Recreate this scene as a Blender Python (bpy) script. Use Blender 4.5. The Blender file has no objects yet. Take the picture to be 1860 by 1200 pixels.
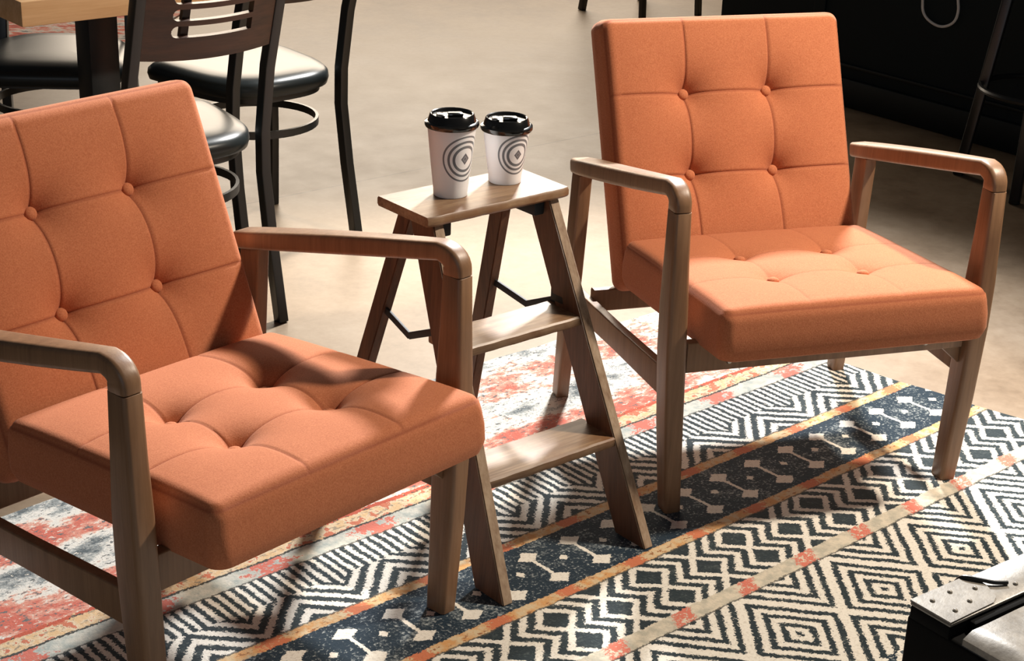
import bpy, bmesh, math, random
from mathutils import Vector, Matrix
R = math.radians
random.seed(7)
scene = bpy.context.scene
col = scene.collection

# ------------------------------------------------------------------ camera
CAM_H = 1.5553; PITCH = R(-22.4074); ROLL = R(2.1035); FPX = 3117.45
fw = Vector((0, math.cos(PITCH), math.sin(PITCH)))
up0 = Vector((0, -math.sin(PITCH), math.cos(PITCH)))
rt0 = Vector((1, 0, 0))
rt = rt0 * math.cos(ROLL) + up0 * math.sin(ROLL)
up = up0 * math.cos(ROLL) - rt0 * math.sin(ROLL)
cam_d = bpy.data.cameras.new('camera'); cam = bpy.data.objects.new('camera', cam_d); col.objects.link(cam)
cam_d.sensor_width = 36; cam_d.lens = FPX / 1860 * 36; cam_d.clip_end = 100
cam.matrix_world = Matrix(((rt.x, up.x, -fw.x, 0), (rt.y, up.y, -fw.y, 0), (rt.z, up.z, -fw.z, CAM_H), (0, 0, 0, 1)))
scene.camera = cam

# ------------------------------------------------------------------ light and exposure
scene.view_settings.view_transform = 'Standard'
scene.view_settings.look = 'None'
scene.view_settings.gamma = 1
scene.view_settings.exposure = 0.0
world = bpy.data.worlds.new('room_ambient'); scene.world = world; world.use_nodes = True
world.node_tree.nodes['Background'].inputs[0].default_value = (0.90, 0.94, 1.0, 1)
world.node_tree.nodes['Background'].inputs[1].default_value = 0.04

def area(name, loc, target, sx, sy, power, color):
    l = bpy.data.lights.new(name, 'AREA'); l.shape = 'RECTANGLE'; l.size = sx; l.size_y = sy
    l.energy = power; l.color = color
    o = bpy.data.objects.new(name, l); col.objects.link(o); o.location = loc
    d = Vector(target) - Vector(loc); o.rotation_euler = d.to_track_quat('-Z', 'Y').to_euler()
    return o
# daylight through the tall shop windows at the far side of the room
area('window_daylight', (-0.8, 10.5, 2.6), (0, 3.2, 0.2), 4.0, 2.6, 300, (1.0, 0.84, 0.66))
def spot(name, loc, target, power, color, half, blend, r):
    l = bpy.data.lights.new(name, 'SPOT'); l.energy = power; l.color = color; l.spot_size = R(2 * half); l.spot_blend = blend; l.shadow_soft_size = r
    o = bpy.data.objects.new(name, l); col.objects.link(o); o.location = loc
    o.rotation_euler = (Vector(target) - Vector(loc)).to_track_quat('-Z', 'Y').to_euler()
    return o
# cool daylight from the shop front behind the photographer
area('shopfront_daylight', (-1.2, -4.0, 2.2), (0, 2.8, 0.4), 4.5, 2.2, 42, (0.84, 0.92, 1.0))
# neutral ceiling spotlight behind the seating group, and a warm one to its right
spot('ceiling_spotlight', (0.75, 6.3, 3.2), (0.15, 3.0, 0.0), 1850, (1.0, 0.985, 0.96), 24, .6, .19)
spot('warm_ceiling_spotlight', (1.69, 3.05, 2.34), (0.1, 2.75, 0.2), 340, (1.0, 0.86, 0.70), 37, .4, .07)

# ------------------------------------------------------------------ node expression helper
class X:
    nt = None
    def __init__(s, v): s.v = v
    @staticmethod
    def w(o): return o.v if isinstance(o, X) else o
    @staticmethod
    def m(op, *a, clamp=False):
        n = X.nt.nodes.new('ShaderNodeMath'); n.operation = op; n.use_clamp = clamp
        for i, q in enumerate(a):
            q = X.w(q)
            if isinstance(q, (int, float)): n.inputs[i].default_value = q
            else: X.nt.links.new(q, n.inputs[i])
        return X(n.outputs[0])
    def __add__(s, o): return X.m('ADD', s, o)
    __radd__ = __add__
    def __sub__(s, o): return X.m('SUBTRACT', s, o)
    def __rsub__(s, o): return X.m('SUBTRACT', o, s)
    def __mul__(s, o): return X.m('MULTIPLY', s, o)
    __rmul__ = __mul__
    def __truediv__(s, o): return X.m('DIVIDE', s, o)
    def __neg__(s): return X.m('MULTIPLY', s, -1.0)
def xabs(a): return X.m('ABSOLUTE', a)
def xcos(a): return X.m('COSINE', a)
def xmin(a, b): return X.m('MINIMUM', a, b)
def xmax(a, b): return X.m('MAXIMUM', a, b)
def xgt(a, b): return X.m('GREATER_THAN', a, b)
def xlt(a, b): return X.m('LESS_THAN', a, b)
def sat(a): return X.m('ADD', a, 0.0, clamp=True)
def xmod(a, b): return X.m('FLOORED_MODULO', a, b)
def near(x, x0, P): return P / 2 - xabs(xmod(x - x0, P) - P / 2)       # distance to the nearest x0 + kP
def band(x, a, b): return xgt(x, a) * xlt(x, b)
def mixc(f, a, b):
    n = X.nt.nodes.new('ShaderNodeMix'); n.data_type = 'RGBA'; n.clamp_factor = True
    for i, q in ((0, f), (6, a), (7, b)):
        q = X.w(q)
        if isinstance(q, (int, float)): n.inputs[i].default_value = q
        elif isinstance(q, tuple): n.inputs[i].default_value = (*q, 1) if len(q) == 3 else q
        else: X.nt.links.new(q, n.inputs[i])
    return X(n.outputs[2])
def new_mat(name):
    m = bpy.data.materials.new(name); m.use_nodes = True
    X.nt = m.node_tree
    return m, m.node_tree.nodes['Principled BSDF']
def setin(b, k, v):
    v = X.w(v)
    if isinstance(v, (int, float)): b.inputs[k].default_value = v
    elif isinstance(v, tuple): b.inputs[k].default_value = (*v, 1) if len(v) == 3 else v
    else: X.nt.links.new(v, b.inputs[k])
def coord(kind='Object'):
    n = X.nt.nodes.new('ShaderNodeTexCoord'); return X(n.outputs[kind])
def mapping(vec, scale=(1, 1, 1), rot=(0, 0, 0), loc=(0, 0, 0)):
    n = X.nt.nodes.new('ShaderNodeMapping'); n.inputs['Scale'].default_value = scale; n.inputs['Rotation'].default_value = rot
    n.inputs['Location'].default_value = loc; X.nt.links.new(vec.v, n.inputs[0]); return X(n.outputs[0])
def noise(vec, scale, detail=3, rough=.55, out=0):
    n = X.nt.nodes.new('ShaderNodeTexNoise'); n.inputs['Scale'].default_value = scale; n.inputs['Detail'].default_value = detail
    n.inputs['Roughness'].default_value = rough
    X.nt.links.new(vec.v, n.inputs['Vector']); return X(n.outputs[out])
def sep(vec):
    n = X.nt.nodes.new('ShaderNodeSeparateXYZ'); X.nt.links.new(vec.v, n.inputs[0]); return [X(o) for o in n.outputs]
def ramp(f, stops, interp='LINEAR'):
    n = X.nt.nodes.new('ShaderNodeValToRGB'); n.color_ramp.interpolation = interp
    cr = n.color_ramp
    while len(cr.elements) < len(stops): cr.elements.new(.5)
    for e, (p, c) in zip(cr.elements, stops): e.position = p; e.color = (*c, 1)
    X.nt.links.new(X.w(f), n.inputs[0]); return X(n.outputs[0])
def bump(b, h, strength=.3, dist=.002):
    n = X.nt.nodes.new('ShaderNodeBump'); n.inputs['Strength'].default_value = strength; n.inputs['Distance'].default_value = dist
    X.nt.links.new(X.w(h), n.inputs['Height']); X.nt.links.new(n.outputs[0], b.inputs['Normal'])

# ------------------------------------------------------------------ materials
def simple(name, colr, rough=.5, metal=0, spec=.5, nscale=0, namt=.15, bs=0):
    m, b = new_mat(name)
    if nscale:
        n = noise(coord(), nscale, 4)
        setin(b, 'Base Color', mixc(n * namt * 2, colr, tuple(c * .55 for c in colr)))
        if bs: bump(b, n, bs, .002)
    else: setin(b, 'Base Color', colr)
    setin(b, 'Roughness', rough); setin(b, 'Metallic', metal); setin(b, 'Specular IOR Level', spec)
    return m

def wood(name, c1, c2, rough=.4, axis=2, scale=1.0, wear=None, coat=0.0):
    m, b = new_mat(name)
    o = coord()
    s = [14, 14, 14]; s[axis] = 1.2
    v = mapping(o, tuple(q * scale for q in s))
    n1 = noise(v, 3, 5, .6); s2 = [70, 70, 70]; s2[axis] = 3
    n2 = noise(mapping(o, tuple(q * scale for q in s2)), 3, 3, .6)
    f = sat((n1 * .7 + n2 * .3 - .38) * 4.0)
    c = mixc(f, c1, c2)
    if wear:
        n3 = noise(o, 9, 5, .65)
        c = mixc(sat((n3 - .5) * 7), c, wear)
    setin(b, 'Base Color', c); setin(b, 'Roughness', n2 * .15 + (rough - .07))
    setin(b, 'Coat Weight', coat); setin(b, 'Coat Roughness', .25)
    bump(b, n2, .15, .001)
    return m

M_frame = wood('brown_lacquered_wood', (0.255, 0.140, 0.074), (0.175, 0.092, 0.047), .42)
M_ladder = wood('dark_weathered_wood', (0.135, 0.058, 0.028), (0.060, 0.026, 0.013), .5, axis=2)
M_step = wood('worn_step_wood', (0.33, 0.215, 0.125), (0.13, 0.068, 0.036), .40, axis=0, wear=(0.20, 0.10, 0.048))
M_edge = wood('pale_rail_edge_wood', (0.40, 0.30, 0.21), (0.20, 0.12, 0.07), .5, axis=2)  # paler tone than the rails, for their forward-facing faces only
M_light = wood('pale_table_wood', (0.64, 0.40, 0.21), (0.52, 0.30, 0.14), .4, axis=0)
M_dark_wood = wood('dark_stained_backrest_wood', (0.045, 0.018, 0.010), (0.020, 0.009, 0.006), .4, axis=0)
M_black = simple('black_painted_metal', (0.010, 0.012, 0.013), .38, 0, .5)
M_iron = simple('black_iron', (0.010, 0.013, 0.016), .6)
M_vinyl = simple('glossy_black_vinyl', (0.014, 0.018, 0.019), .32, 0, .24, 30, .1, .05)
M_chrome = simple('screw_metal', (0.5, 0.48, 0.45), .35, 1)
M_cable = simple('white_cable_plastic', (0.75, 0.74, 0.70), .4)
M_lid = simple('glossy_black_plastic', (0.006, 0.006, 0.006), .14, 0, .8)

def fabric():
    m, b = new_mat('burnt_orange_wool')
    o = coord()
    n = noise(o, 420, 3, .7); n2 = noise(o, 60, 4, .6)
    c = mixc(sat((n - .35) * 2.2), (0.40, 0.122, 0.050), (0.59, 0.218, 0.103))
    c = mixc(sat((n2 - .42) * 2.0) * .25, c, (0.36, 0.10, 0.048))
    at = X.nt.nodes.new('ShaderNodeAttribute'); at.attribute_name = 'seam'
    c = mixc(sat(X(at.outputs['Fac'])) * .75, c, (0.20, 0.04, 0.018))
    setin(b, 'Base Color', c); setin(b, 'Roughness', .85); setin(b, 'Specular IOR Level', .25)
    setin(b, 'Sheen Weight', .15); setin(b, 'Sheen Roughness', .45); setin(b, 'Sheen Tint', (1.0, .75, .6))
    bump(b, n, .35, .0012)
    return m
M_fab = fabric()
M_seam = simple('seam_thread', (0.30, 0.07, 0.03), .9)

def concrete():
    m, b = new_mat('polished_tan_concrete')
    o = coord()
    n1 = noise(o, 1.1, 6, .62); n2 = noise(mapping(o, (1, 1, 1), (0, 0, .6)), 5, 6, .7); n3 = noise(o, 45, 4, .7)
    f = sat((n1 * .45 + n2 * .4 + n3 * .15 - .375) * 3.6)
    c = ramp(f, [(0, (0.135, 0.090, 0.052)), (.45, (0.22, 0.157, 0.100)), (.75, (0.265, 0.198, 0.133)), (1, (0.295, 0.228, 0.162))])
    # saw-cut control joint
    x, y, z = sep(o)
    d = xabs((x + .699) * (-.645) + (y - 4.729) * .764)
    c = mixc(xlt(d, .0045) * .8, c, (0.10, 0.07, 0.045))
    setin(b, 'Base Color', c); setin(b, 'Roughness', n2 * .22 + .34); setin(b, 'Specular IOR Level', .4)
    bump(b, n2, .12, .004)
    return m
M_floor = concrete()

# ------------------------------------------------------------------ mesh helpers
def obj(name, bm, mat, parent=None, smooth=True, angle=40):
    if name in ('leg', 'rear_post'):
        for v in bm.verts: v.co.z = max(v.co.z, 0)      # feet cut flat on the floor
    me = bpy.data.meshes.new(name)
    bmesh.ops.recalc_face_normals(bm, faces=bm.faces[:])
    if smooth:
        for f in bm.faces: f.smooth = True
        for e in bm.edges:
            if len(e.link_faces) == 2 and e.calc_face_angle(0) > R(angle): e.smooth = False
    bm.to_mesh(me); bm.free()
    o = bpy.data.objects.new(name, me); col.objects.link(o)
    if mat: me.materials.append(mat)
    if parent: o.parent = parent
    return o
def tag(o, label, cat, group=None, kind=None):
    if label: o['label'] = label
    if cat: o['category'] = cat
    if group: o['group'] = group
    if kind: o['kind'] = kind
    return o
def thing(name, label, cat, loc=(0, 0, 0), rot=0, group=None):
    o = bpy.data.objects.new(name, None); col.objects.link(o); o.empty_display_size = .1
    o.location = loc; o.rotation_euler = (0, 0, rot)
    return tag(o, label, cat, group)
def skin(bm, rings, caps=True, closed=False):
    vs = [[bm.verts.new(p) for p in r] for r in rings]; n = len(vs[0])
    m = len(vs)
    for i in range(m if closed else m - 1):
        a = vs[i]; b = vs[(i + 1) % m]
        for j in range(n): bm.faces.new((a[j], a[(j + 1) % n], b[(j + 1) % n], b[j]))
    if caps and not closed:
        bm.faces.new(vs[0][::-1]); bm.faces.new(vs[-1])
    return vs
def rrect(a, b, r=.3, n=4):
    """rounded rectangle section, half sizes a, b; r = corner radius as a share of the smaller half size"""
    rr = min(a, b) * r; pts = []
    for cx, cy, t0 in ((a - rr, b - rr, 0), (-a + rr, b - rr, 90), (-a + rr, -b + rr, 180), (a - rr, -b + rr, 270)):
        for k in range(n + 1):
            t = R(t0 + 90 * k / n); pts.append((cx + rr * math.cos(t), cy + rr * math.sin(t)))
    return pts
def sweep(bm, path, ref, r=.35, endround=True, er=.10):
    """path: list of (point, half size along ref, half size across); section lies across the path"""
    P = [Vector(p[0]) for p in path]; rings = []; n = len(P)
    for i in range(n):
        t = (P[min(i + 1, n - 1)] - P[max(i - 1, 0)]).normalized()
        A = (Vector(ref) - t * Vector(ref).dot(t)).normalized(); B = t.cross(A)
        a, b = path[i][1], path[i][2]
        def ring(c, k): return [c + A * x * k + B * y * k for x, y in rrect(a, b, r)]
        e = min(a, b) * er * 1.4
        if endround and i == 0: rings.append(ring(P[0], 1 - er)); rings.append(ring(P[0] + t * e, 1))
        elif endround and i == n - 1: rings.append(ring(P[i] - t * e, 1)); rings.append(ring(P[i], 1 - er))
        else: rings.append(ring(P[i], 1))
    skin(bm, rings)
def box(bm, c, s, bev=.002, mat=None, seg=2):
    r = bmesh.ops.create_cube(bm, size=1)
    for v in r['verts']:
        v.co = Vector((v.co.x * s[0], v.co.y * s[1], v.co.z * s[2]))
    if bev:
        es = list({e for v in r['verts'] for e in v.link_edges})
        g = bmesh.ops.bevel(bm, geom=es, offset=min(bev, min(s) * .45), segments=seg, affect='EDGES', profile=.5)
        vs = list({v for f in g['faces'] for v in f.verts} | {v for v in r['verts'] if v.is_valid})
    else: vs = r['verts']
    M = mat if mat else Matrix.Identity(4)
    for v in vs: v.co = M @ v.co + Vector(c)
def beam(bm, p0, p1, ref, a, b, r=.3):
    sweep(bm, [(p0, a, b), (p1, a, b)], ref, r)
def lathe(bm, prof, n=48, caps=True):
    rings = [[Vector((q * math.cos(2 * math.pi * k / n), q * math.sin(2 * math.pi * k / n), z)) for k in range(n)] for q, z in prof]
    skin(bm, rings, caps)
def tube(bm, pts, r, n=8, closed=False):
    P = [Vector(p) for p in pts]; m = len(P); rings = []; A = None
    for i in range(m):
        if closed: t = (P[(i + 1) % m] - P[i - 1]).normalized()
        else: t = (P[min(i + 1, m - 1)] - P[max(i - 1, 0)]).normalized()
        if A is None: A = t.orthogonal().normalized()
        A = (A - t * A.dot(t)).normalized(); B = t.cross(A)
        rings.append([P[i] + A * r * math.cos(2 * math.pi * k / n) + B * r * math.sin(2 * math.pi * k / n) for k in range(n)])
    skin(bm, rings, True, closed)

# ------------------------------------------------------------------ setting
bm = bmesh.new(); box(bm, (0, 5, -.058), (12, 16, .1), 0)
tag(obj('floor', bm, M_floor, None, False), None, None, None, 'structure')

# dark counter front at the back right
w0 = Vector((1.182, 6.008, -.008)); wd = Vector((-.6545, .7561, 0)).normalized(); wn = Vector((-wd.y, wd.x, 0))
if wn.y > 0: wn = -wn            # faces the room
M_counter = simple('dark_green_black_panel', (0.0045, 0.013, 0.017), .55, 0, .3, 3, .3)
M_base = simple('dark_baseboard_paint', (0.006, 0.010, 0.011), .45, 0, .4)
def wallM(along, out, z): return w0 + wd * along + wn * out + Vector((0, 0, z))
Mw = Matrix(((wd.x, wn.x, 0, 0), (wd.y, wn.y, 0, 0), (0, 0, 1, 0), (0, 0, 0, 1)))
CL0, CL1 = -3.2, .66
bm = bmesh.new(); box(bm, wallM((CL0 + CL1) / 2, -.3, .58), (CL1 - CL0, .6, 1.15), .004, Mw)
# shallow framed panels on the front
for k in range(4):
    box(bm, wallM(CL1 - .48 - .95 * k, .003, .66), (.05, .012, .9), .002, Mw)
tag(obj('wall_right', bm, M_counter, None, False), None, None, None, 'structure')
bm = bmesh.new(); box(bm, wallM((CL0 + CL1) / 2, .008, .050), (CL1 - CL0, .022, .10), .004, Mw)
box(bm, wallM((CL0 + CL1) / 2, .006, .145), (CL1 - CL0, .012, .012), .003, Mw)
tag(obj('baseboard_right', bm, M_base, None, True), None, None, None, 'structure')

# ------------------------------------------------------------------ rug
RA = R(42.3)
def rug_material():
    m, b = new_mat('woven_rug_pattern')
    o = coord()
    nz = noise(o, 190, 3, .7, 1); sx, sy, sz = sep(nz)
    nl = noise(o, 22, 2, .5, 1); lx, ly, lz = sep(nl)
    x, y, z = sep(o)
    u = x + RUG_U0 + (sx - .5) * .0125 + (lx - .5) * .009
    v = -(y) + RUG_V0 + (sy - .5) * .0125 + (ly - .5) * .009
    fine = noise(o, 170, 3, .7); med = noise(o, 38, 4, .65); big = noise(o, 6, 4, .6)
    cream = mixc(sat((fine - .50) * 4), (0.75, 0.72, 0.65), (0.50, 0.46, 0.39))
    sp0 = (fine - .5) * 5.5 + (med - .5) * 1.5
    ink = mixc(sat((med * .5 + fine * .5 - .52) * 7), (0.018, 0.030, 0.037), (0.075, 0.095, 0.095))
    navy = mixc(sat((med * .35 + fine * .5 + big * .35 - .62) * 7), (0.006, 0.020, 0.036), (0.30, 0.34, 0.35))
    navy = mixc(xgt(fine, .60) * xgt(med, .46) * .6, navy, (0.40, 0.43, 0.42))
    # --- distressed floral field
    w = xcos((v + 2.575) * (2 * math.pi / .235)) * .10
    fn = noise(mapping(o, (7, 11, 1)), 1.0, 6, .66)
    fm = noise(mapping(o, (30, 55, 1)), 1.0, 5, .75)
    t = fn * .75 + fm * .45 - .09 + w + (fine - .5) * .15
    fl = ramp(t, [(.33, (0.08, 0.10, 0.11)), (.40, (0.32, 0.34, 0.33)), (.45, (0.66, 0.64, 0.59)), (.52, (0.68, 0.64, 0.57)), (.555, (0.62, 0.32, 0.24)), (.64, (0.52, 0.13, 0.09))])
    sp = noise(mapping(o, (60, 110, 1)), 1, 3, .7)
    fl = mixc(xgt(sp, .60), fl, (0.12, 0.13, 0.13)); fl = mixc(xlt(sp, .38), fl, (0.66, 0.61, 0.53))
    # --- border stripes beside the floral field
    pat = near(u, 1.47, .235)
    b1 = mixc(sat((med - .42) * 6), (0.62, 0.42, 0.23), (0.64, 0.56, 0.42))
    b1 = mixc(xgt(sp, .58), b1, (0.30, 0.24, 0.17))
    b1 = mixc(xgt(med, .56) * xgt(v, -2.30), b1, (0.50, 0.16, 0.09))
    b2 = mixc(sat((med - .40) * 4), (0.56, 0.54, 0.47), (0.32, 0.36, 0.34))
    b2 = mixc(xlt(pat + (med - .5) * .22 + (fine - .5) * .12, .030), b2, (0.54, 0.15, 0.11))
    line = xmax(xlt(xabs(v + 2.252), .0026), xlt(xabs(v + 2.294), .003)) * xgt(med, .36)
    brd = mixc(xgt(v, -2.250), b1, b2)
    brd = mixc(line, brd, (0.05, 0.05, 0.045))
    brd = mixc(xlt(xabs(v + 2.297), .006) * xgt(med, .42), brd, (0.45, 0.09, 0.05))
    # --- slashes and nested chevrons
    du = near(u, 1.44, .20); dv = xabs(v + 2.035)
    r = du + dv
    chev = xcos((r - .031) * (2 * math.pi / .0385))
    sl = xcos(u * (2 * math.pi / .0195))
    top = xmax(xlt(v, -2.128), xlt(v, -2.092) * xgt(r, .168))
    c_sl = mixc(top, X.m('MULTIPLY', chev, 1.0), sl)
    sc = sat((c_sl + sp0 * .8) * 4 + .35)
    slc = mixc(sc, ink, cream)
    # --- orange lines
    def oline(u0, P):
        base = mixc(sat((med - .42) * 6), (0.58, 0.31, 0.12), (0.58, 0.46, 0.29))
        base = mixc(xgt(sp, .60), base, (0.30, 0.13, 0.05))
        return mixc(xlt(near(u, u0, P) + (fine - .5) * .09 + (med - .5) * .05, .022), base, (0.54, 0.17, 0.08))
    # --- navy band
    cu = near(u, 1.444, .1018)
    dA = xabs(v + 1.970); dB = xabs(v + 1.885)
    sq = xmax(xlt(xmax(cu, dA), .0165), xlt(xmax(cu, dB), .0165))
    dia = xmax(xlt(cu * .75 + dA, .019), xlt(cu * .75 + dB, .019))
    lnk = xlt(cu, .004) * band(v, -1.97, -1.885)
    dot = xlt(near(u, 1.495, .1018) + xabs(v + 1.932), .010)
    nav = mixc(xmax(xmax(sq * xgt(dia + .5, .9), dia), xmax(lnk, dot)), navy, cream)
    # --- zigzag band
    ax = near(u, 1.749, .225); vt = near(v, -1.745, .08)
    s = ax - vt
    st = xcos(s * (2 * math.pi / .0365))
    inner = xmax(xlt(s, -.010), xgt(s, .0825))
    zz = mixc(sat((st * (1 - inner) - inner + sp0 * .8) * 4 + .35), ink, cream)
    # --- pale line with red blocks
    o3 = mixc(sat((med - .40) * 5), (0.62, 0.56, 0.45), (0.42, 0.40, 0.33))
    o3 = mixc(xlt(near(u + (v + 1.653) * .5, 1.925, .1612) + (fine - .5) * .07, .024) * xgt(med + fine, .93), o3, (0.58, 0.17, 0.12))
    # --- concentric diamonds
    d1 = near(u, 2.041, .2325) * 1.187; d2 = near(v, -1.497, .276)
    q = d1 + d2
    q = xmin(q, .276 - q)
    rr = xcos(q * (2 * math.pi / .0382)) * xlt(q, .126) - xgt(q, .126)
    dd = sat((-rr + sp0 * .8) * 4 + .9)
    ddc = mixc(dd, ink, cream)
    c = fl
    c = mixc(xgt(v, -2.302), c, brd)
    c = mixc(xgt(v, -2.207), c, slc)
    c = mixc(xgt(v, -2.036), c, oline(1.67, .165))
    c = mixc(xgt(v, -2.009), c, nav)
    c = mixc(xgt(v, -1.853), c, oline(1.668, .1638))
    c = mixc(xgt(v, -1.826), c, zz)
    c = mixc(xgt(v, -1.674), c, o3)
    c = mixc(xgt(v, -1.636), c, ddc)
    c = mixc(xgt(v, -1.362), c, mixc(xgt(med, .5), navy, cream))
    edge = xmax(xlt(xabs(v + 1.636), .002), xmax(xlt(xabs(v + 2.036), .002), xmax(xlt(xabs(v + 1.826), .002), xlt(xabs(v + 2.207), .002))))
    c = mixc(edge * .8, c, (0.05, 0.05, 0.045))
    setin(b, 'Base Color', c); setin(b, 'Roughness', .95); setin(b, 'Specular IOR Level', .15)
    setin(b, 'Sheen Weight', .15)
    bump(b, fine * .6 + med * .4, .6, .004)
    return m
RUG_U0, RUG_V0 = 1.8, -1.8       # centre of the rug in its own frame
uu = Vector((math.cos(RA), math.sin(RA), 0)); vv = Vector((math.sin(RA), -math.cos(RA), 0))
M_rug = rug_material()
bm = bmesh.new()
NX, NY = 60, 40; grid = []
def rugpt(i, j):
    a = i / NX; b_ = j / NY
    v = -2.685 + b_ * 1.80
    ur = 3.055 + .16 * (v + 2.0); ul = .45
    u = ul + (ur - ul) * a + math.sin(v * 31) * .003 * a
    v2 = v + (math.sin(u * 23) * .004 + max(0, u - 2.7) * .10) * (1 - b_)
    return (u - RUG_U0, -(v2 - RUG_V0), 0)
top = [[bm.verts.new(rugpt(i, j)) for j in range(NY + 1)] for i in range(NX + 1)]
for i in range(NX):
    for j in range(NY): bm.faces.new((top[i][j], top[i][j + 1], top[i + 1][j + 1], top[i + 1][j]))
rim = [top[i][0] for i in range(NX + 1)] + [top[NX][j] for j in range(1, NY + 1)] + [top[i][NY] for i in range(NX - 1, -1, -1)] + [top[0][j] for j in range(NY - 1, 0, -1)]
low = [bm.verts.new((w.co.x, w.co.y, -.0078)) for w in rim]
for k in range(len(rim)):
    k2 = (k + 1) % len(rim); bm.faces.new((rim[k], rim[k2], low[k2], low[k]))
bm.faces.new(low)
rug = obj('patterned_rug', bm, M_rug, None, False)
rug.location = uu * RUG_U0 + vv * RUG_V0; rug.rotation_euler = (0, 0, RA)
tag(rug, 'large rug with navy, cream and orange geometric bands under the two orange armchairs', 'rug')

# second rug far behind, under the dining table
def far_rug_mat():
    m, b = new_mat('red_distressed_rug'); o = coord()
    n = noise(mapping(o, (5, 9, 1)), 2, 6, .7)
    setin(b, 'Base Color', ramp(n, [(.35, (0.10, 0.11, 0.12)), (.45, (0.55, 0.50, 0.45)), (.55, (0.50, 0.12, 0.07)), (.65, (0.32, 0.05, 0.04))]))
    setin(b, 'Roughness', .95); return m
bm = bmesh.new(); box(bm, (0, 0, .004), (2.2, 1.5, .007), .002)
fr = obj('distressed_red_rug', bm, far_rug_mat(), None, False); fr.location = (-2.55, 7.05, -.008); fr.rotation_euler = (0, 0, R(-8))
tag(fr, 'worn red and cream rug lying on the concrete behind the pale wooden table', 'rug')

# ------------------------------------------------------------------ orange armchairs
def cushion_bm(w, h, t, tufts, bulge=.014, dimple=.024, sig=.036, groove=.004, soft=.003, rad=.022, step=.0028, seam=1.0):
    """padded block: x across, y along, z up; tufted face on top at z = t"""
    bm = bmesh.new()
    nx = int(w / step / 2) * 2; ny = int(h / step / 2) * 2; rc = .024
    xs = sorted({p[0] for p in tufts}); ys = sorted({p[1] for p in tufts})
    def seamf(x, y):
        return max(max(math.exp(-((x - q) / .0018) ** 2) for q in xs), max(math.exp(-((y - q) / .0018) ** 2) for q in ys))
    def disp(x, y):
        ex = 1 - (2 * abs(x) / w) ** 4; ey = 1 - (abs(2 * y / h - 1)) ** 4
        z = bulge * max(ex, 0) ** .8 * max(ey, 0) ** .8
        env = min(1, max(0, min(w / 2 - abs(x), y, h - y)) / .03)
        tz = 0
        for a, b_ in tufts:
            r = max(0, math.hypot(x - a, y - b_) - .009)
            tz += math.exp(-r / sig)
        z -= dimple * min(tz, 1.15) * env
        for xc in xs:
            n = min(abs(y - q) for q in ys); k = .25 + .9 * math.exp(-n / .05)
            d = abs(x - xc)
            z -= env * (soft * k * math.exp(-d / .016) + groove * .5 * math.exp(-(d / .0022) ** 2))
        for yc in ys:
            n = min(abs(x - q) for q in xs); k = .25 + .9 * math.exp(-n / .05)
            d = abs(y - yc)
            z -= env * (soft * k * math.exp(-d / .016) + groove * .5 * math.exp(-(d / .0022) ** 2))
        return z
    def place(x, y):
        yy = y - h / 2
        d = min(w / 2 - abs(x), h / 2 - abs(yy))
        cx, cy = w / 2 - rc, h / 2 - rc
        px, py = x, yy
        if abs(x) > cx and abs(yy) > cy:
            dx, dy = abs(x) - cx, abs(yy) - cy; m = max(dx, dy); hh = math.hypot(dx, dy)
            if hh > 1e-9:
                px = math.copysign(cx + dx * m / hh, x); py = math.copysign(cy + dy * m / hh, yy)
        z = t
        if d < rad: z = t - (rad - math.sqrt(max(0, rad * rad - (rad - d) ** 2)))
        # stitched welt just inside the rim
        z -= .0022 * math.exp(-((d - .006) / .0022) ** 2)
        z += disp(px, py + h / 2)
        return px, py + h / 2, z
    lay = bm.verts.layers.float.new('seam'); V = []
    for i in range(nx + 1):
        row = []
        for j in range(ny + 1):
            q = bm.verts.new(place(-w / 2 + w * i / nx, h * j / ny)); xx, yy = -w / 2 + w * i / nx, h * j / ny
            d = min(w / 2 - abs(xx), min(yy, h - yy))
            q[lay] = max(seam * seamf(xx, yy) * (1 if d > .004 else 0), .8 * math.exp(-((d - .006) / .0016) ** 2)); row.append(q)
        V.append(row)
    for i in range(nx):
        for j in range(ny): bm.faces.new((V[i][j], V[i + 1][j], V[i + 1][j + 1], V[i][j + 1]))
    rim = [V[i][0] for i in range(nx + 1)] + [V[nx][j] for j in range(1, ny + 1)] + [V[i][ny] for i in range(nx - 1, -1, -1)] + [V[0][j] for j in range(ny - 1, 0, -1)]
    c = Vector((0, h / 2, 0)); prev = rim; zt = t - rad
    for k, (zz, ins) in enumerate(((zt - .004, -.0005), (zt * .66, -.003), (zt * .33, -.003), (.016, -.0005), (.005, .004), (0, .014))):
        cur = []
        for q in rim:
            d = Vector((q.co.x, q.co.y - h / 2, 0)); s = Vector((d.x / (w / 2), d.y / (h / 2), 0))
            o_ = Vector((max(-1, min(1, s.x * 1.02)), max(-1, min(1, s.y * 1.02)), 0)) * ins
            cur.append(bm.verts.new((q.co.x - o_.x, q.co.y - o_.y, zz)))
        for a in range(len(rim)):
            b_ = (a + 1) % len(rim); bm.faces.new((prev[a], prev[b_], cur[b_], cur[a]))
        prev = cur
    bm.faces.new(prev)
    return bm, disp

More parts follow.
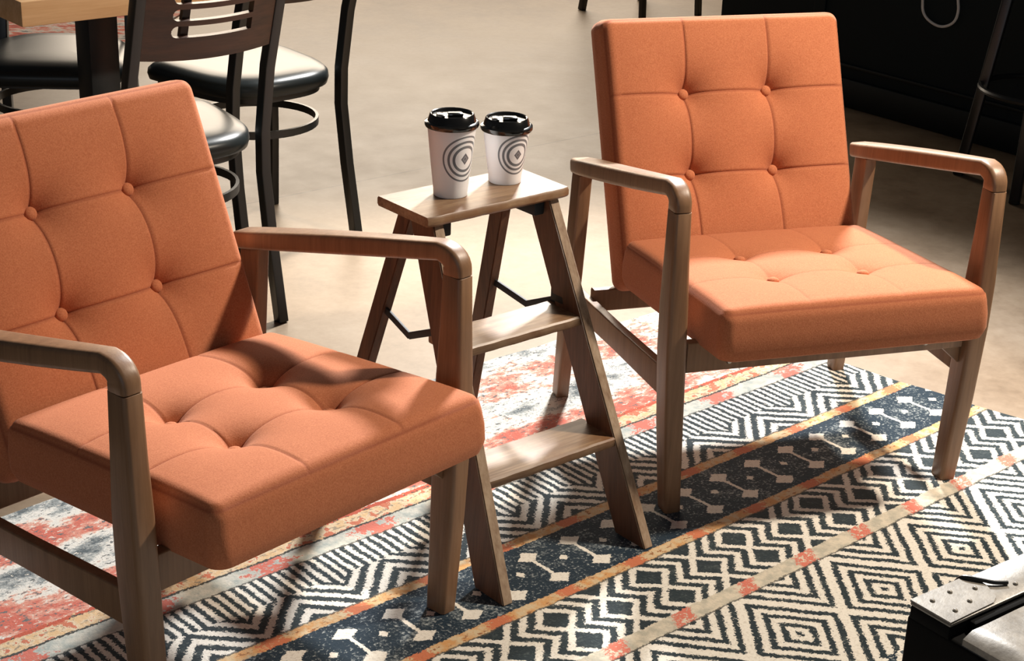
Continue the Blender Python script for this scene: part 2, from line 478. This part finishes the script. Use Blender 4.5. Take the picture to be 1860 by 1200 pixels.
def armchair(label, loc, rot, seat_dimple, seat_bulge, back_dimple, seam):
    t = thing('armchair', label, 'armchair', loc, rot, 'orange tufted armchairs')
    for s in (-1, 1):
        # front leg: tapered post from the floor to the knuckle of the arm
        bm = bmesh.new(); pts = []
        for f, a, b_ in ((0, .0165, .021), (.1, .0175, .0225), (.3, .019, .026), (.55, .020, .0285), (.7, .0195, .0275), (.85, .0175, .0235), (1, .0165, .0205)):
            z = f * .600; x = .296 + (.319 - .296) * f + .006 * math.sin(math.pi * f); y = .004 + .0 * f
            pts.append(((s * x, y, z), a, b_))
        sweep(bm, pts, (1, 0, 0), .42, er=.025)
        obj('leg', bm, M_frame, t)
        # arm: knuckle curve then the arm rest running back
        bm = bmesh.new(); pts = [((s * .319, .004, .6005), .0165, .0205), ((s * .319, .0045, .612), .0165, .0205)]
        for k in range(1, 8):
            a = R(90 * k / 8); pts.append(((s * .319, .004 + .030 * (1 - math.cos(a)), .612 + .021 * math.sin(a)), .0165 + .0015 * k / 8, .0205 - .005 * k / 8))
        for f in (.0, .12, .3, .5, .7, .85, .93, 1):
            y = .036 + f * (.530 - .036); z = .634 - f * .108
            wv = .018 + .010 * f ** .8 if f < .9 else .028 - (f - .9) * .05
            pts.append(((s * (.319 + .006 * math.sin(math.pi * f)), y, z), wv, .0155 + .0015 * math.sin(math.pi * f)))
        sweep(bm, pts, (1, 0, 0), .5, er=.04)
        obj('armrest', bm, M_frame, t)
        # rear leg, leaning back
        bm = bmesh.new()
        sweep(bm, [((s * .333, .548, 0), .014, .017), ((s * .331, .538, .12), .014, .021), ((s * .327, .523, .30), .014, .025), ((s * .324, .503, .521), .014, .0245)], (1, 0, 0), .3)
        obj('leg', bm, M_frame, t)
        # side rail between the legs
        bm = bmesh.new()
        sweep(bm, [((s * .306, .008, .252), .010, .030), ((s * .314, .27, .245), .010, .026), ((s * .322, .532, .238), .010, .027)], (1, 0, 0), .3)
        obj('side_rail', bm, M_frame, t)
    # corner block behind the right front leg
    bm = bmesh.new(); pr = [(.290, .290), (.290, .250), (.245, .290)]
    skin(bm, [[Vector((x, y, z)) for x, z in pr] for y in (.0, .020)])
    obj('corner_block', bm, M_frame, t, False)
    bm = bmesh.new(); pts = []
    for k in range(13):
        f = k / 12; x = -.288 + .576 * f
        pts.append(((x, .002, .316), .011, .030))
    sweep(bm, pts, (0, 1, 0), .25, False)
    obj('front_rail', bm, M_frame, t)
    bm = bmesh.new(); beam(bm, (-.312, .44, .262), (.312, .44, .262), (0, 1, 0), .011, .024); obj('back_rail', bm, M_frame, t)
    for s in (-1, 1):
        bm = bmesh.new(); lathe(bm, [(.0001, .0), (.005, .0), (.006, -.003), (.004, -.0065), (.0001, -.007)], 16)
        o = obj('screw_cap', bm, M_chrome, t); o.rotation_euler = (R(-90), 0, 0); 
        o.matrix_local = Matrix.Translation((s * .205, -.0095, .305)) @ Matrix.Rotation(R(90), 4, 'X') @ Matrix.Rotation(R(180), 4, 'X')
    # seat cushion
    SL, SW, ST = .512, .540, .100
    tilt = math.atan2(-.042, .515)
    tf = [(sx * .094, y) for sx in (-1, 1) for y in (.172, .324)]
    bm, disp = cushion_bm(SW, SL, ST, tf, seat_bulge, seat_dimple, .036, .005 * seam, .004, seam=seam)
    m = Matrix.Translation((0, -.119, .346)) @ Matrix.Rotation(tilt, 4, 'X')
    o = obj('seat_cushion', bm, M_fab, t); o.matrix_local = m
    def buttons(tf, disp, T, parent):
        for a, b_ in tf:
            bm = bmesh.new(); lathe(bm, [(.0001, -.004), (.009, -.004), (.0118, 0), (.0115, .003), (.009, .006), (.005, .0078), (.0001, .0083)], 24)
            q = obj('button', bm, M_fab, parent); q.location = (a, b_, T + disp(a, b_) + .0065)
    buttons(tf, disp, ST, o)
    # back cushion
    BL, BW, BT = .555, .536, .085
    lean = math.atan2(.440, .189)            # angle of the front face above the horizontal
    # local frame of the cushion: x across, y up along the back, z out of the front face
    yv = Vector((0, .189, .440)).normalized(); zv = Vector((0, -yv.z, yv.y)); xv = Vector((1, 0, 0))
    topc = Vector((0, .589, .818)); org = topc - yv * BL - zv * BT
    mb = Matrix(((xv.x, yv.x, zv.x, org.x), (xv.y, yv.y, zv.y, org.y), (xv.z, yv.z, zv.z, org.z), (0, 0, 0, 1)))
    base = BL - .479
    tb = [(sx * .094, base + f * .479) for sx in (-1, 1) for f in (.3137, .6641)]
    bm, disp2 = cushion_bm(BW, BL, BT, tb, .014, back_dimple, .038, .005, .003)
    o2 = obj('back_cushion', bm, M_fab, t); o2.matrix_local = mb
    buttons(tb, disp2, BT, o2)
    return t
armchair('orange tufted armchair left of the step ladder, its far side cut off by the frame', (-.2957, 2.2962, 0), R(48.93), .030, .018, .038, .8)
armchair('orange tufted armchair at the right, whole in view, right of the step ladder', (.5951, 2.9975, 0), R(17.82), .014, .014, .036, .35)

# ------------------------------------------------------------------ step ladder (e = across, g = towards its front)
lad = thing('step_ladder', 'small weathered wooden step ladder used as a side table between the armchairs', 'step ladder', (-.0745, 2.8975, 0), math.atan2(.644, .765))
# local x = e, local y = -g
def LP(e, g, z): return Vector((e, -g, z))
bm = bmesh.new()
NXb = 24
ring = []
for k in range(NXb + 1):
    x = -.157 + .314 * k / NXb; jf = .0006 * math.sin(k * 2.3) + .0005 * math.sin(k * 5.1); e_ = .0 if 0 < k < NXb else -.003
    ring.append([Vector((x, y * (1 + 0 * e_) + (jf if y < 0 else 0), z)) for y, z in
        [(-.072 - e_, .606), (-.0755 - e_, .610), (-.0755 - e_, .619), (-.072 - e_, .6235), (.072, .6235), (.0755, .620), (.0755, .610), (.072, .606)]])
skin(bm, ring)
tag(obj('top_board', bm, M_step, lad), 'worn paint-flecked top board', None)
for s in (-1, 1):
    bm = bmesh.new()
    # side rail: wide face sideways, narrow edge to the front
    def rail(et, eb, gt, gb, ht, hb, th, zt):
        a0 = LP(s * eb, gb, 0); a1 = LP(s * et, gt, zt); rings = []
        for P, hw in ((a0, hb), (a1, ht)):
            rings.append([P + Vector((x, y, 0)) for x, y in ((-th, -hw), (th, -hw), (th + .0, hw), (-th, hw))])
        return rings
    skin(bm, rail(.129, .166, .030, .290, .034, .040, .011, .607))
    bmesh.ops.bevel(bm, geom=bm.edges[:], offset=.002, segments=2, affect='EDGES')
    o = obj('front_rail', bm, M_ladder, lad); o.data.materials.append(M_edge)
    for f in o.data.polygons:
        if f.normal.y < -.75: f.material_index = 1
    bm = bmesh.new(); skin(bm, rail(.105, .160, -.045, -.225, .018, .018, .011, .607))
    bmesh.ops.bevel(bm, geom=bm.edges[:], offset=.002, segments=2, affect='EDGES')
    obj('leg', bm, M_ladder, lad)
    # folding stay
    bm = bmesh.new()
    p0 = LP(s * .141, .10, .425); p2 = LP(s * .125, -.105, .400); p1 = LP(s * .136, -.005, .378)
    p0b = p0
    beam(bm, p0b, p1, (1, 0, 0), .0025, .0065, .2); box(bm, LP(s * .134, .085, .435), (.010, .035, .045), .002); beam(bm, p1, p2, (1, 0, 0), .0025, .0065, .2)
    obj('folding_stay', bm, M_iron, lad)
    bm = bmesh.new(); box(bm, LP(s * .105, .02, .590), (.024, .07, .03), .003); obj('hinge', bm, M_iron, lad)
def step(z, g_front, e_half, depth, th=.018):
    bm = bmesh.new(); rings = []
    n = 16
    for k in range(n + 1):
        x = -e_half + 2 * e_half * k / n; j = .0007 * math.sin(k * 1.9 + z * 40)
        y0 = -g_front + j; y1 = y0 + depth
        rings.append([Vector((x, a, b_)) for a, b_ in ((y0 + .002, z - th), (y0, z - th + .003), (y0, z - .003), (y0 + .003, z), (y1 - .003, z), (y1, z - .003), (y1, z - th + .002), (y1 - .002, z - th))])
    skin(bm, rings)
    return bm
tag(obj('step', step(.405, .150, .139, .095), M_step, lad), 'upper step', None)
tag(obj('step', step(.197, .245, .150, .100), M_step, lad), 'lower step', None)

# ------------------------------------------------------------------ paper cups
def cup_mat(name, ang, zc, rad, cr):
    m, b = new_mat(name)
    x, y, z = sep(coord())
    a = X.m('ARCTAN2', y, x) - ang
    sx = a * cr; sz = z - zc
    r = X.m('SQRT', sx * sx + sz * sz)
    def ring_(q, w): return xlt(xabs(r - q * rad), w)
    k = xmax(ring_(1.0, .0016), xmax(ring_(.77, .0021), ring_(.54, .0024)))
    dd = xabs(sx) * 1.25 + xabs(sz)
    dia = xlt(dd, rad * .27)
    dtl = band(dd, rad * .10, rad * .15)
    g = mixc(dtl, (0.16, 0.16, 0.18), (0.35, 0.35, 0.38))
    c = mixc(k, (0.90, 0.90, 0.92), (0.20, 0.21, 0.23)); c = mixc(dia, c, g)
    setin(b, 'Base Color', c); setin(b, 'Roughness', .38); setin(b, 'Subsurface Weight', .5); b.inputs['Subsurface Radius'].default_value = (1, .9, .85); setin(b, 'Subsurface Scale', .03)
    return m
def cup(label, loc, h, rb, rt_, ang, zc, rad):
    t = thing('paper_cup', label, 'cup', loc, 0, 'takeaway cups on the ladder')
    cr = rb + (rt_ - rb) * zc / h
    bm = bmesh.new()
    lathe(bm, [(rb - .004, .004), (rb - .0015, .0), (rb, .001), (rb + .0006, .012), (rb + (rt_ - rb) * .5, h * .5), (rt_, h), (rt_ - .001, h + .001), (rt_ - .003, h)], 72)
    obj('cup_body', bm, cup_mat('printed_white_paper', R(ang), zc, rad, cr), t)
    bm = bmesh.new(); R0 = rt_
    lathe(bm, [(R0 - .001, h - .006), (R0 + .0030, h - .007), (R0 + .0045, h - .004), (R0 + .0042, h + .001), (R0 + .0015, h + .0025), (R0 - .0005, h + .003), (R0 - .0012, h + .0045),
               (R0 - .0045, h + .0145), (R0 - .0060, h + .0158), (R0 - .0078, h + .0150), (R0 - .0095, h + .0115), (R0 - .013, h + .0108), (.010, h + .0108), (.0001, h + .0108)], 72)
    lid = obj('lid', bm, M_lid, t)
    bm = bmesh.new()
    M1 = Matrix.Rotation(R(ang + 60), 4, 'Z')
    box(bm, M1 @ Vector((.006, 0, h + .0135)), (.026, .018, .006), .0025, M1)
    box(bm, M1 @ Vector((-.020, 0, h + .0125)), (.012, .026, .004), .0018, M1)
    obj('sip_tab', bm, M_lid, lid)
    return t
# angle of the print, measured in world xy
cup('taller of the two white paper cups, black lid and grey rings, left on the ladder', (-.117, 2.877, .6237), .1310, .0300, .0430, -47, .073, .0400)
cup('shorter of the two white paper cups, black lid and grey rings, right on the ladder', (-.023, 2.966, .6237), .1030, .0295, .0425, -53, .058, .0360)

# ------------------------------------------------------------------ cafe chairs
def cafe_chair(label, loc, rot, group='black metal chairs at the table'):
    """faces -y; origin on the floor between the rear posts"""
    t = thing('cafe_chair', label, 'chair', loc, rot, group)
    hw = .172
    for s in (-1, 1):
        bm = bmesh.new()
        sweep(bm, [((s * (hw + .012), .050, 0), .0125, .015), ((s * (hw + .008), .015, .20), .0125, .015), ((s * (hw + .004), -.004, .36), .0125, .015), ((s * (hw + .002), .0, .46), .0125, .015),
                   ((s * hw, .030, .62), .0125, .015), ((s * hw, .084, .80), .0125, .015), ((s * hw, .120, .92), .0125, .015)], (1, 0, 0), .25)
        obj('rear_post', bm, M_black, t)
        bm = bmesh.new()
        sweep(bm, [((s * .174, -.312, 0), .0125, .0125), ((s * .170, -.300, .22), .0125, .0125), ((s * .162, -.290, .425), .0125, .0125)], (1, 0, 0), .3)
        obj('leg', bm, M_black, t)
    # ring stretcher
    bm = bmesh.new(); pts = []
    n = 40; rings = []
    for k in range(n):
        a = 2 * math.pi * k / n; cx, cy = .170 * math.cos(a), -.155 + .165 * math.sin(a)
        d = Vector((math.cos(a), math.sin(a), 0)); P = Vector((cx, cy, .315))
        rings.append([P + d * x + Vector((0, 0, z)) for x, z in ((-.004, -.010), (.004, -.010), (.004, .010), (-.004, .010))])
    skin(bm, rings, False, True); obj('ring_stretcher', bm, M_black, t, True, 30)
    # seat: rounded trapezoid pad
    def outline(k, grow):
        pts = []; N = 64
        for i in range(N):
            a = 2 * math.pi * i / N; c, s_ = math.cos(a), math.sin(a); p = 4.5 if s_ < 0 else 3.0
            x = math.copysign(abs(c) ** (2 / p), c); y = math.copysign(abs(s_) ** (2 / p), s_)
            wx = .198 - .022 * y
            pts.append(Vector((x * (wx + grow) * k, -.185 + y * (.205 + grow) * k, 0)))
        return pts
    bm = bmesh.new(); rings = []
    for k, g, z in ((1, -.012, .415), (1, 0, .420), (1, .004, .435), (1, .002, .449), (1, -.008, .459), (1, -.03, .466), (1, -.07, .4675), (.45, -.05, .468), (.12, 0, .468)):
        rings.append([p + Vector((0, 0, z - (.010 * max(0, (-.30 - p.y)) / .09))) for p in outline(k, g)])
    skin(bm, rings); obj('seat_pad', bm, M_vinyl, t, True, 60)
    bm = bmesh.new(); rings = []
    for g, z in ((-.022, .402), (-.018, .400), (-.018, .418)):
        rings.append([p + Vector((0, 0, z)) for p in outline(1, g)])
    skin(bm, rings); obj('seat_frame', bm, M_black, t)
    # wooden back with three curved slots
    def yb(z, x): return .030 + (z - .62) * .30 + .018 * (1 - (x / hw) ** 2)
    bm = bmesh.new(); th = .020
    Z0, Z1 = .678, .930; slots = [(.731, .757), (.769, .795), (.807, .833)]; xs0, xs1 = -.098, .098
    NXs = 40; xs = [-hw + .012 + (2 * hw - .024) * k / NXs for k in range(NXs + 1)]
    def strip(za, zb, xa, xb):
        m = max(2, int((xb - xa) / .008)); rr = []
        for k in range(m + 1):
            x = xa + (xb - xa) * k / m; cur = .010 * (1 - (x / hw) ** 2)
            rr.append([Vector((x, yb(z, x) + o_, z - cur)) for z, o_ in ((za, -th / 2), (za, th / 2), (zb, th / 2), (zb, -th / 2))])
        skin(bm, rr)
    zs = [Z0] + [q for s_ in slots for q in s_] + [Z1]
    for i in range(0, len(zs), 2): strip(zs[i], zs[i + 1], xs[0], xs[-1])
    for a, b_ in slots:
        h_ = (b_ - a) / 2
        strip(a - .001, b_ + .001, xs[0], xs0); strip(a - .001, b_ + .001, xs1, xs[-1])
        # rounded slot ends
        mid = (a + b_) / 2
        for k in range(8):
            t0, t1 = h_ * k / 8, h_ * (k + 1) / 8; op = math.sqrt(max(0, h_ ** 2 - (h_ - (t0 + t1) / 2) ** 2))
            strip(a - .001, mid - op, xs1 - t1, xs1 - t0 + .0005); strip(mid + op, b_ + .001, xs1 - t1, xs1 - t0 + .0005)
    for za in (.745,):
        skin(bm, [[Vector((x, yb(z, x) - .012 - o_, z)) for x, o_ in ((.046, 0), (.064, 0), (.064, .012), (.046, .012))] for z in (.70, .88)])
    obj('slotted_backrest', bm, M_dark_wood, t, True, 25)
    return t
cafe_chair('black metal cafe chair seen from behind with a dark slotted wooden backrest', (-.725, 3.715, -.008), R(-140))
cafe_chair('black cafe chair with glossy seat facing away left, whole floor leg in view on concrete', (-.600, 4.335, -.008), R(-135))
cafe_chair('black cafe chair with glossy seat tucked under the pale wooden table', (-1.27, 4.72, -.008), R(4))
cafe_chair('distant black chair whose legs show above the right armchair back', (.425, 7.600, -.008), R(42), 'far chairs')

# ------------------------------------------------------------------ table
tb = thing('dining_table', 'pale butcher-block table on a black metal pedestal behind the left armchair', 'table', (-1.092, 3.70, -.008), R(39.5))
bm = bmesh.new(); box(bm, (.30, .33, .737), (.60, .66, .056), .003); obj('tabletop', bm, M_light, tb)
bm = bmesh.new(); box(bm, (.33, .33, .36), (.078, .078, .69), .004); obj('pedestal', bm, M_black, tb)
bm = bmesh.new(); box(bm, (.33, .33, .7025), (.42, .07, .012), .002); box(bm, (.33, .33, .7025), (.07, .42, .012), .002); obj('top_bracket', bm, M_black, tb)
bm = bmesh.new(); box(bm, (.33, .33, .018), (.50, .07, .034), .006); box(bm, (.33, .33, .018), (.07, .50, .034), .006); obj('cross_base', bm, M_black, tb)

# ------------------------------------------------------------------ bar stool by the dark counter
st = thing('bar_stool', 'black metal bar stool standing in shadow before the dark counter', 'stool', (1.585, 5.13, -.008), R(20))
def polar(r, a, z): return (r * math.cos(R(a)), r * math.sin(R(a)), z)
for a in (45, 135, 225, 315):
    bm = bmesh.new(); beam(bm, polar(.215, a, 0), polar(.12, a, .70), (0, 0, 1) if False else (math.cos(R(a)), math.sin(R(a)), 0), .016, .016); obj('leg', bm, M_black, st)
bm = bmesh.new(); tube(bm, [polar(.183, 360 * k / 48, .30) for k in range(48)], .009, 8, True); obj('foot_ring', bm, M_black, st)
bm = bmesh.new(); lathe(bm, [(.15, .695), (.17, .70), (.175, .725), (.165, .745), (.0001, .750)], 40); obj('seat', bm, M_dark_wood, st)

# ------------------------------------------------------------------ white cable hanging on the counter front
bm = bmesh.new()
# points in the plane of the counter: (along, z)
def onw(p, out=.012):
    v = Vector(p) - w0; a = v.dot(wd); q = w0 + wd * a + wn * out; return Vector((q.x, q.y, p[2]))
ctrl = [(1.350, 5.813, .560), (1.352, 5.811, .500), (1.354, 5.809, .423), (1.360, 5.803, .385), (1.376, 5.784, .362), (1.402, 5.753, .350), (1.425, 5.727, .356), (1.444, 5.705, .378), (1.450, 5.698, .415), (1.444, 5.706, .470), (1.440, 5.710, .560)]
def crom(P, n=6):
    out = []
    for i in range(len(P) - 1):
        p0, p1, p2, p3 = P[max(i - 1, 0)], P[i], P[i + 1], P[min(i + 2, len(P) - 1)]
        for k in range(n):
            t_ = k / n; out.append(.5 * ((2 * p1) + (p2 - p0) * t_ + (2 * p0 - 5 * p1 + 4 * p2 - p3) * t_ ** 2 + (3 * p1 - p0 - 3 * p2 + p3) * t_ ** 3))
    out.append(P[-1]); return out
tube(bm, crom([onw(c) for c in ctrl]), .0048, 8)
tag(obj('cable', bm, M_cable), 'white cable hanging in a loop against the dark counter front', 'cable')

# ------------------------------------------------------------------ trunk in the lower right corner
def trunk_mat():
    m, b = new_mat('worn_trunk_metal'); o = coord()
    n = noise(o, 7, 6, .65); n2 = noise(o, 60, 4, .7)
    setin(b, 'Base Color', mixc(sat((n * .6 + n2 * .4 - .42) * 4), (0.12, 0.105, 0.085), (0.27, 0.245, 0.205)))
    setin(b, 'Roughness', n * .3 + .22); setin(b, 'Metallic', .05); bump(b, n * .7 + n2 * .3, .25, .004)
    return m
M_tr = trunk_mat()
M_trside = simple('black_trunk_side', (0.003, 0.003, 0.003), .85, 0, .12)
TZ = .42
tr = thing('storage_trunk', 'old black storage trunk with riveted metal edging in the bottom right corner', 'trunk', (.518, 1.900, 0), math.atan2(.14, .184))
# local: origin at the visible top corner, x runs along the long back edge, -y towards the camera
TL, TD = .80, .46
bm = bmesh.new(); box(bm, (TL / 2, -TD / 2, TZ / 2 - .010), (TL, TD, TZ - .020), .006, None, 3); box(bm, (TL / 2, -.036, TZ - .0145), (TL - .001, .064, .019), .002); obj('body', bm, M_trside, tr)
bm = bmesh.new()
n = 16; rings = []
box(bm, (TL / 2, -.036, TZ - .0025), (TL, .066, .005), .002); obj('metal_edging', bm, M_tr, tr)
bm = bmesh.new(); box(bm, (TL / 2 + .035, -.075, TZ - .012), (TL, .012, .014), .004); obj('lid_lip', bm, M_trside, tr)
# domed lid panel with a dented tin face
bm = bmesh.new(); V = []
NXt, NYt = 50, 30
for i in range(NXt + 1):
    rowv = []
    for j in range(NYt + 1):
        x = .003 + (TL - .006) * i / NXt; y = -.088 - (TD - .088 - .005) * j / NYt
        z = TZ - .004 + .003 * math.sin(x * 40) * math.sin(y * 33) - (.008 if i == 0 else 0)
        d = abs((x - .10) * .55 + (y + .125) * -.83); 
        if .05 < x < .16: z += .006 * math.exp(-(d / .006) ** 2) * max(0, 1 - abs(x - .105) / .055)
        rowv.append(bm.verts.new((x, y, z)))
    V.append(rowv)
for i in range(NXt):
    for j in range(NYt): bm.faces.new((V[i][j], V[i][j + 1], V[i + 1][j + 1], V[i + 1][j]))
rim = [V[i][0] for i in range(NXt + 1)] + [V[NXt][j] for j in range(1, NYt + 1)] + [V[i][NYt] for i in range(NXt - 1, -1, -1)] + [V[0][j] for j in range(NYt - 1, 0, -1)]
low = [bm.verts.new((q.co.x, q.co.y, TZ - .03)) for q in rim]
for k in range(len(rim)):
    k2 = (k + 1) % len(rim); bm.faces.new((rim[k], rim[k2], low[k2], low[k]))
bm.faces.new(low)
obj('lid_panel', bm, M_tr, tr)
# corner plate
bm = bmesh.new()
pl = [(0, .0), (.115, 0), (.112, -.03), (.100, -.056), (.085, -.064), (0, -.066)]
skin(bm, [[Vector((x + .001, y - .002, z)) for x, y in pl] for z in (TZ - .001, TZ + .0022)])
cp = obj('corner_plate', bm, M_tr, tr)
for x, y in ((.022, -.020), (.028, -.052), (.058, -.018), (.062, -.047), (.093, -.030), (.118, -.018), (.150, -.05)):
    bm = bmesh.new(); lathe(bm, [(.0035, 0), (.0035, .0012), (.002, .0026), (.0001, .003)], 14)
    o = obj('rivet', bm, M_tr, cp if x < .115 else tr); o.location = (x, y, TZ + (.0020 if x < .115 else 0))

bm = bmesh.new(); tube(bm, crom([Vector((.098, .004, TZ - .006)), Vector((.100, -.004, TZ + .004)), Vector((.112, -.022, TZ + .005)), Vector((.124, -.036, TZ + .004)), Vector((.140, -.045, TZ + .003))]), .0028, 8)
obj('wire_loop', bm, M_black, tr)
